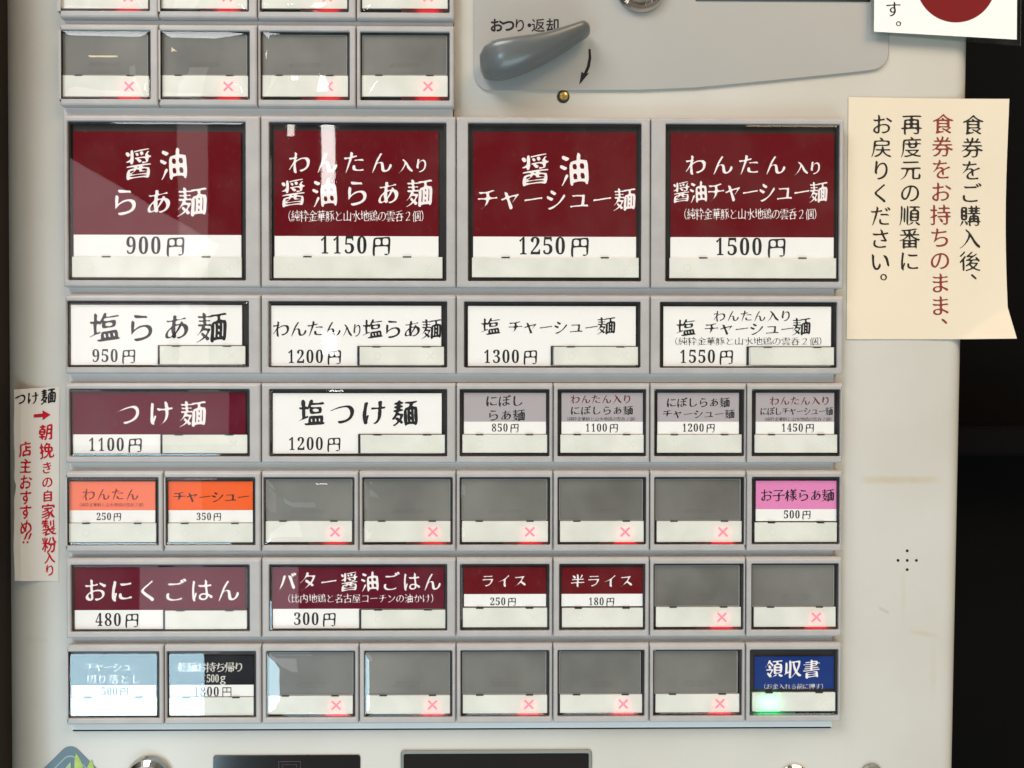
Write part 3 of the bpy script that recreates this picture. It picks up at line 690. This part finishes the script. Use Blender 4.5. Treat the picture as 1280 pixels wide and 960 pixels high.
# ---- coin panel with the return lever
def coin_panel():
    mb = MB(); o = BO + 0.9
    pts = [(592, -60), (592, 92)]
    for i in range(1, 8):
        a = math.pi / 2 * i / 7; pts.append((612 - 20 * math.cos(a), 92 + 21 * math.sin(a)))
    pts += [(700, 113), (800, 112.3), (870, 109.5), (950, 102), (1040, 93), (1086, 88)]
    for i in range(1, 8):
        a = math.pi / 2 * i / 7; pts.append((1090 + 21 * math.sin(a), 66 + 21 * math.cos(a)))
    pts += [(1111, -60)]
    cxm = sum(p[0] for p in pts) / len(pts)
    ring = lambda s, out: [A3(851 + (x - 851) * s, (y - 20) * (1 if s == 1 else s) + 20, out) for x, y in pts]
    mb.loft([ring(1, BO - .5), ring(1, o - .3), ring(0.9975, o)], 'coinpanel', False, True)
    for i, ch in enumerate('おつり・返却'):
        x = [612, 626.5, 641, 653, 664, 682][i]
        wch = 17.5
        glyph(mb, ch, 'gothic', x, x + wch, 22.5, 40.5, o + 0.06, 'inkblack')
    # turning arrow below the lever tip
    c = []; 
    path = [(737, 61), (737.5, 72), (735.5, 83), (731, 93), (727, 101)]
    wd = [1.3, 1.7, 1.9, 1.9, 1.2]
    Lp = [A3(x - w_, y, o + .07) for (x, y), w_ in zip(path, wd)]; Rp = [A3(x + w_, y + .5, o + .07) for (x, y), w_ in zip(path, wd)]
    n = len(path); mb.add(Lp + Rp, [(i, i + 1, n + i + 1, n + i) for i in range(n - 1)], 'inkblack')
    mb.add([A3(724, 106, o + .10), A3(737, 90.5, o + .10), A3(731.5, 93, o + .10), A3(727, 89.5, o + .10)], [(0, 1, 2, 3)], 'inkblack')
    p = mb.build('coin_panel'); hang(p)
    # return lever: a teardrop loft, thick round hub left, thin tip right, standing clear of the panel
    mb = MB(); spine = [(600.5, 84, 2, 3), (602.5, 83.5, 13, 6), (609, 82, 19, 9), (619, 80.5, 22, 11), (632, 78.5, 22, 12), (650, 74, 20, 12.5), (670, 67.5, 17, 12), (690, 59.5, 14, 11.2), (708, 50.5, 11.5, 10.3), (722, 43, 9.5, 9.4), (731, 38, 8.3, 8.6), (735.5, 36, 5.5, 6.5), (737.5, 35.5, 1.2, 4.5)]
    loops = []
    for i, (x, y, r, h) in enumerate(spine):
        a, b = spine[max(0, i - 1)], spine[min(len(spine) - 1, i + 1)]
        tx, ty = b[0] - a[0], b[1] - a[1]; ln = math.hypot(tx, ty); nx, ny = -ty / ln, tx / ln
        L = []
        for j in range(20):
            t = 2 * math.pi * j / 20; c_, s_ = math.cos(t), math.sin(t)
            u = math.copysign(abs(c_) ** 0.8, c_) * r; v = math.copysign(abs(s_) ** 0.8, s_)
            out = o + (1.5 + h * .5) + v * h * .5 - (0.10 * u if v > 0 else 0)
            x_, z_ = at(x + nx * u, y + ny * u, o + 5)
            L.append(P3(x_, z_, out))
        loops.append(L)
    mb.loft(loops, 'lever', True, True)
    hx, hz = at(626, 82, o + 2); mb.loft([circ(hx, hz, 4.5, o - .2, 24), circ(hx, hz, 4.5, o + 6, 24)], 'lever', False, True)
    lv = mb.build('return_lever', smooth=True); hang(lv)
    # amber lens under the arrow
    mb = MB(); x, z = at(704, 121, BO)
    mb.loft([circ(x, z, 2.15, BO - .3, 20), circ(x, z, 2.15, BO + .25, 20), circ(x, z, 1.75, BO + .3, 20)], 'black', False, True)
    mb.loft([circ(x + .15, z - .2, 1.6, BO + .28, 20), circ(x + .15, z - .2, 1.3, BO + .7, 20), circ(x + .15, z - .2, .6, BO + .95, 20)], 'brass', False, True)
    hang(mb.build('amber_lens'))
    # coin slot: chrome ring
    mb = MB(); x, z = at(801, -16, o)
    mb.loft([circ(x, z, 9.0, o - .2), circ(x, z, 9.0, o + 1.2), circ(x, z, 8.3, o + 2.2), circ(x, z, 7.2, o + 2.5), circ(x, z, 6.0, o + 1.6), circ(x, z, 5.6, o + 1.2)], 'chrome', False, False)
    mb.loft([circ(x, z, 5.7, o + 1.0), circ(x, z, 5.0, o + 1.3)], 'chrome', False, True)
    mb.box(x - .9, z - 4, x + .9, z + 4, o + 1.2, o + 1.42, 'black')
    hang(mb.build('coin_slot', smooth=False))
    mb = MB(); a, b = at(869, -40, o), at(1088, 2.5, o)
    mb.box(a[0], a[1], b[0], b[1], o - .3, o + .35, 'screen', .15, .6); hang(mb.build('amount_display'))
coin_panel()

# ---- lower fittings
def fittings():
    x, z = at(188, 972, BO); mb = MB()
    mb.loft([circ(x, z, 8.0, BO - .3), circ(x, z, 8.0, BO + 1.2), circ(x, z, 7.2, BO + 2.6), circ(x, z, 5.6, BO + 3.6), circ(x, z, 3.4, BO + 4.0)], 'chrome', False, True)
    mb.loft([circ(x, z, 3.3, BO + 3.9), circ(x, z, 3.2, BO + 4.15)], 'black', False, True)
    hang(mb.build('key_lock', smooth=False))
    mb = MB(); a, b = at(267, 944, BO), at(450.5, 1000, BO)
    mb.box(a[0], a[1], b[0], b[1], BO - .3, BO + .55, 'screen', .15, .8)
    for (x0, y0, x1, y1) in ((348, 951.5, 376, 952.3), (348, 952.3, 348.8, 975), (375.2, 952.3, 376, 975), (353, 955.5, 371, 956.1), (353, 956.1, 353.6, 975), (370.4, 956.1, 371, 975)):
        p, q = at(x0, y0, BO + .6), at(x1, y1, BO + .6); mb.add(rr(p[0], p[1], q[0], q[1], 0, BO + .6), [(0, 1, 2, 3)], 'screenmark')
    hang(mb.build('note_slot_panel'))
    mb = MB(); a, b = at(501, 937.5, BO), at(739.5, 1000, BO)
    mb.loft([rr(a[0], a[1], b[0], b[1], 1.2, BO - .3), rr(a[0], a[1], b[0], b[1], 1.2, BO + .5), rr(a[0] + .3, a[1] + .3, b[0] - .3, b[1] - .3, 1.0, BO + .7), rr(a[0] + 1.0, a[1] + 1.1, b[0] - 1.0, b[1] - 1.1, .7, BO + .6), rr(a[0] + 1.1, a[1] + 1.2, b[0] - 1.1, b[1] - 1.2, .7, BO - .2)], 'bezel', False, False)
    mb.box(a[0] + .9, a[1] + 1.0, b[0] - .9, b[1] - 1.0, BO - .3, BO + .1, 'screen')
    hang(mb.build('ticket_tray_window'))
    for px, py, r, name in ((992, 975, 5.6, 'door_knob'), (1089, 968, 3.9, 'door_screw')):
        x, z = at(px, py, BO); mb = MB()
        mb.loft([circ(x, z, r, BO - .3), circ(x, z, r, BO + .6), circ(x, z, r * .85, BO + 1.2), circ(x, z, r * .5, BO + 1.6)], 'chrome' if r > 5 else 'bezel', False, True)
        mb.loft([circ(x, z - r * .45, r * .2, BO + 1.2), circ(x, z - r * .45, r * .19, BO + 1.75)], 'black', False, True)
        hang(mb.build(name))
    mb = MB()
    for px, py in ((1134, 688.5), (1134, 700.5), (1134, 712), (1122.5, 700.5), (1145.5, 700.5)):
        x, z = at(px, py, BO); mb.loft([circ(x, z, .5, BO - .2, 14), circ(x, z, .5, BO + .03, 14)], 'seam', False, True)  # dark discs painted for the shade inside the holes
    hang(mb.build('speaker_hole_disc'))
fittings()

# ------------------------------------------------------------------ papers stuck on the machine
def paper_notice():
    """cream notice taped to the right of the buttons, its right half standing clear of the cabinet edge"""
    mb = MB(); x0, x1, y0, y1 = 1061, 1259, 121, 424; NX, NY = 66, 90
    def surf(px, py):
        u = (px - x0) / (x1 - x0); v = (py - y0) / (y1 - y0)
        out = BO + 0.35 + 2.6 * max(0, u - .35) ** 2 + 0.35 * math.sin(v * 5 + u * 2) * u
        k = max(0.0, (u - .70) / .30 + (v - .865) / .135 - 1.0)        # bent corner
        out += 4.2 * k * k / (k + 0.03)
        return out, u, v
    def warp(px, py):
        out, u, v = surf(px, py)
        qx = px + (-3.2 * math.sin(v * 3.1)) * u + 2.5 * v * (1 - u) * -1 + 1.0 * max(0, v - .87) / .13 * u
        qy = py + 4 * u * (1 - v)  
        x, z = at(qx, qy, BO + .5)
        return P3(x, z, out)
    vs = [warp(x0 + (x1 - x0) * i / NX, y0 + (y1 - y0) * j / NY) for j in range(NY + 1) for i in range(NX + 1)]
    fs = [(j * (NX + 1) + i, (j + 1) * (NX + 1) + i, (j + 1) * (NX + 1) + i + 1, j * (NX + 1) + i + 1) for j in range(NY) for i in range(NX)]
    mb.add(vs, fs, 'cream')
    nb = len(vs); back = [(a, b + 0.00012, c) for a, b, c in vs]; mb.add(back, [f[::-1] for f in fs], 'cream')
    def lift(px, py):
        x, y, z = warp(px, py); return (x, y - 0.00006, z)
    cols = [('食券をご購入後、', 1216, 154, 334, 'noteblack'), ('食券をお持ちのまま、', 1179, 153, 396, 'notered'), ('再度元の順番に', 1140, 154, 326, 'noteblack'), ('お戻りください。', 1103, 155, 350, 'noteblack')]
    step = 28.6; s = 27.5
    for txt, cx, ya, yb, ink in cols:
        for i, ch in enumerate(txt):
            cy = ya + i * step
            dx = -2.0 * (i / 9) * (1 if cx > 1150 else .6)
            if ch in '、。': glyph(mb, ch, 'pen', cx + dx - s / 2 + 13, cx + dx + s / 2 + 13, cy - s / 2 - 17, cy + s / 2 - 17, 0, ink, warp=lift)
            else: glyph(mb, ch, 'pen', cx + dx - s / 2, cx + dx + s / 2, cy - s / 2, cy + s / 2, 0, ink, warp=lift)
    o = mb.build('paper_notice', smooth=True)
    tag(o, 'cream paper notice with vertical black and rust red writing, right corner curling off the cabinet', 'notice')
paper_notice()

def framed_sign():
    e = tag(empty('sign_holder', A3(1185, 40, BO)), 'white sheet with a dark red disc in a clear holder at the top right corner', 'sign')
    inv = Matrix.Translation(-Vector(A3(1185, 40, BO)))
    o = BO + 3.4; mb = MB()
    q = [(1092.5, 39.5), (1271, 49.5), (1272, -120), (1094, -125)]
    mb.loft([[A3(x, y, o) for x, y in q], [A3(x, y, o + .25) for x, y in q]], 'white_paper', True, True)
    c = [A3(1195 + 50 * math.cos(t * 2 * math.pi / 64), -22 - 50 * math.sin(t * 2 * math.pi / 64), o + .31) for t in range(64)]
    mb.add(c, [tuple(range(64))], 'disc')
    glyph(mb, 'す', 'pen', 1106, 1127, 1, 22, o + .31, 'noteblack'); 
    glyph(mb, '。', 'pen', 1119, 1140, 13, 34, o + .31, 'noteblack')
    p = mb.build('sheet'); p.parent = e; p.matrix_parent_inverse = inv
    mb = MB(); q2 = [(1089, 43), (1276, 58), (1278, -120), (1090, -125)]
    m2 = lambda k, out: [A3(1185 + (x - 1185) * k, -40 + (y + 40) * k, out) for x, y in q2]
    mb.loft([m2(1, o - 3.0), m2(1, o - .5), m2(.99, o - .2)], 'acrylic', True, True)
    p = mb.build('acrylic_holder'); p.parent = e; p.matrix_parent_inverse = inv
framed_sign()

def handwritten_strip():
    mb = MB(); NX, NY = 6, 30; rnd = random.Random(3)
    edge = [0.5 * math.sin(j * .7) + rnd.uniform(-.35, .35) for j in range(NY + 1)]; edge[15] += 3.5; edge[16] += 2.5
    def warp(px, py, lift=0.0):
        u = (px - 17) / 58; v = (py - 484) / 240
        out = BO + 0.18 + 0.22 * (math.sin(v * 9 + 1) * .5 + .5) * (1 - u) + .15 * (1 - u) ** 2 
        out -= 2.4 * max(0, .20 - u) ** 2 / .04 * .25
        x, z = at(px - 1.5 * v * u, py - 4 * u * (1 - v), BO); return P3(x, z, out + lift)
    vs = []
    for j in range(NY + 1):
        for i in range(NX + 1): vs.append(warp(17.5 + edge[j] * (1 - i / NX) ** 3 + 57.5 * i / NX, 487 + 239 * j / NY))
    fs = [(j * (NX + 1) + i, (j + 1) * (NX + 1) + i, (j + 1) * (NX + 1) + i + 1, j * (NX + 1) + i + 1) for j in range(NY) for i in range(NX)]
    mb.add(vs, fs, 'strip_paper'); mb.add([(a, b + .0001, c) for a, b, c in vs], [f[::-1] for f in fs], 'strip_paper')
    lf = lambda x, y: warp(x, y, .08)
    def g(ch, cx, cy, sx, sy, ink, rot=0): glyph(mb, ch, 'marker', cx - sx / 2, cx + sx / 2, cy - sy / 2, cy + sy / 2, 0, ink, rot=rot, warp=lf)
    for ch, cx in zip('つけ麺', (26.5, 42, 61)): g(ch, cx, 499 if ch != '麺' else 498, 16 if ch != '麺' else 20, 17 if ch != '麺' else 20, 'inkblack', rnd.uniform(-.05, .05))
    ar = [(43, 519.5), (54, 519), (54, 515), (64, 521), (54, 527.5), (54, 523.5), (43, 523.5)]
    mb.add([lf(x, y) for x, y in ar[::-1]], [tuple(range(7))], 'markerred')
    ys = [542, 565, 586, 604, 621, 640, 660, 681, 697, 713]
    for ch, cy in zip('朝挽きの自家製粉入り', ys):
        sx = 19 if ch in '朝挽家製粉' else 15; sy = 21 if ch in '朝挽家製粉' else 16
        g(ch, 58 + (cy - 540) * .035, cy, sx, sy, 'markerred', rnd.uniform(-.08, .08))
    for ch, cy in zip('店主おすすめ', (562, 583, 603, 622, 640, 659)): g(ch, 32.5 + (cy - 560) * .01, cy, 17, 20, 'markerred', rnd.uniform(-.08, .08))
    for dx in (0, 5): 
        mb.add([lf(x, y) for x, y in ((31 + dx, 674), (33 + dx, 674.5), (36.5 + dx, 667), (34 + dx, 666.5))], [(0, 1, 2, 3)], 'markerred')
        mb.add([lf(x, y) for x, y in ((29.5 + dx, 679), (31.8 + dx, 679), (32 + dx, 676.5), (29.8 + dx, 676.5))], [(0, 1, 2, 3)], 'markerred')
    o = mb.build('handwritten_strip'); tag(o, 'narrow handwritten paper strip in black and red marker taped left of the buttons', 'paper strip')
handwritten_strip()

def leaf_sticker():
    mb = MB(); cx, cy = 88, 990; h = 62; r = 14
    pts = []
    for a0, (dx, dy) in zip((0, 90, 180, 270), ((1, 0), (0, -1), (-1, 0), (0, 1))):
        c = h - r * 1.35
        for i in range(7):
            a = math.radians(a0 - 45 + 90 * i / 6); pts.append((cx + dx * c + r * math.cos(a), cy + dy * c - r * math.sin(a)))
    sc = lambda k, out: [A3(cx + (x - cx) * k, cy + (y - cy) * k, out) for x, y in pts]
    mb.loft([sc(1, BO), sc(1, BO + .12)], 'sticker', False, True)
    n = len(pts); a, b = sc(.80, BO + .16), sc(.77, BO + .16)
    mb.add(a + b, [(i, (i + 1) % n, n + (i + 1) % n, n + i) for i in range(n)], 'stickerline')
    def leaf(x, y, ang, ln, wd, k, out):
        L = []
        for i in range(9):
            t = i / 8; L.append((t * ln, math.sin(t * math.pi) ** .8 * wd))
        P = L + [(a, -b) for a, b in L[-2:0:-1]]
        ca, sa = math.cos(ang), math.sin(ang)
        vs = [A3(x + a * ca - b * sa, y - (a * sa + b * ca), out) for a, b in P]; mb.add(vs, [tuple(range(len(vs)))], k)
    leaf(103, 985, 1.75, 44, 5.5, 'leaf', BO + .20); leaf(110, 985, 1.45, 36, 5, 'leaf', BO + .22); leaf(118, 990, 1.2, 30, 4.5, 'leafpale', BO + .24); leaf(76, 984, 1.2, 34, 4, 'leafpale', BO + .26); leaf(66, 990, .9, 28, 3, 'leafpale', BO + .28)
    o = mb.build('leaf_sticker'); tag(o, 'slate blue diamond sticker with yellow green leaves at the bottom left', 'sticker')
leaf_sticker()

# ------------------------------------------------------------------ dark place behind the cabinet
mb = MB(); mb.box(-1500, -1200, 1500, 1200, -330, -300, 'wall'); o = mb.build('wall'); tag(o, 'dark wall behind the ticket machine', 'wall')
mb = MB(); a, b = at(1150, 533, -250), at(1700, 570, -250); mb.box(a[0], a[1], b[0], b[1], -299, -250, 'board', 2); o = mb.build('board'); tag(o, 'dark horizontal board on the wall right of the machine', 'board')
mb = MB(); mb.box(-420, -500, -175.2, 500, -299, 27, 'wood', .8); o = mb.build('side_wall'); tag(o, 'brown wooden wall edge left of the machine, carried forward to shade it', 'wall')  # wall face seen; its unseen front reaches forward to shade the cabinet's left side
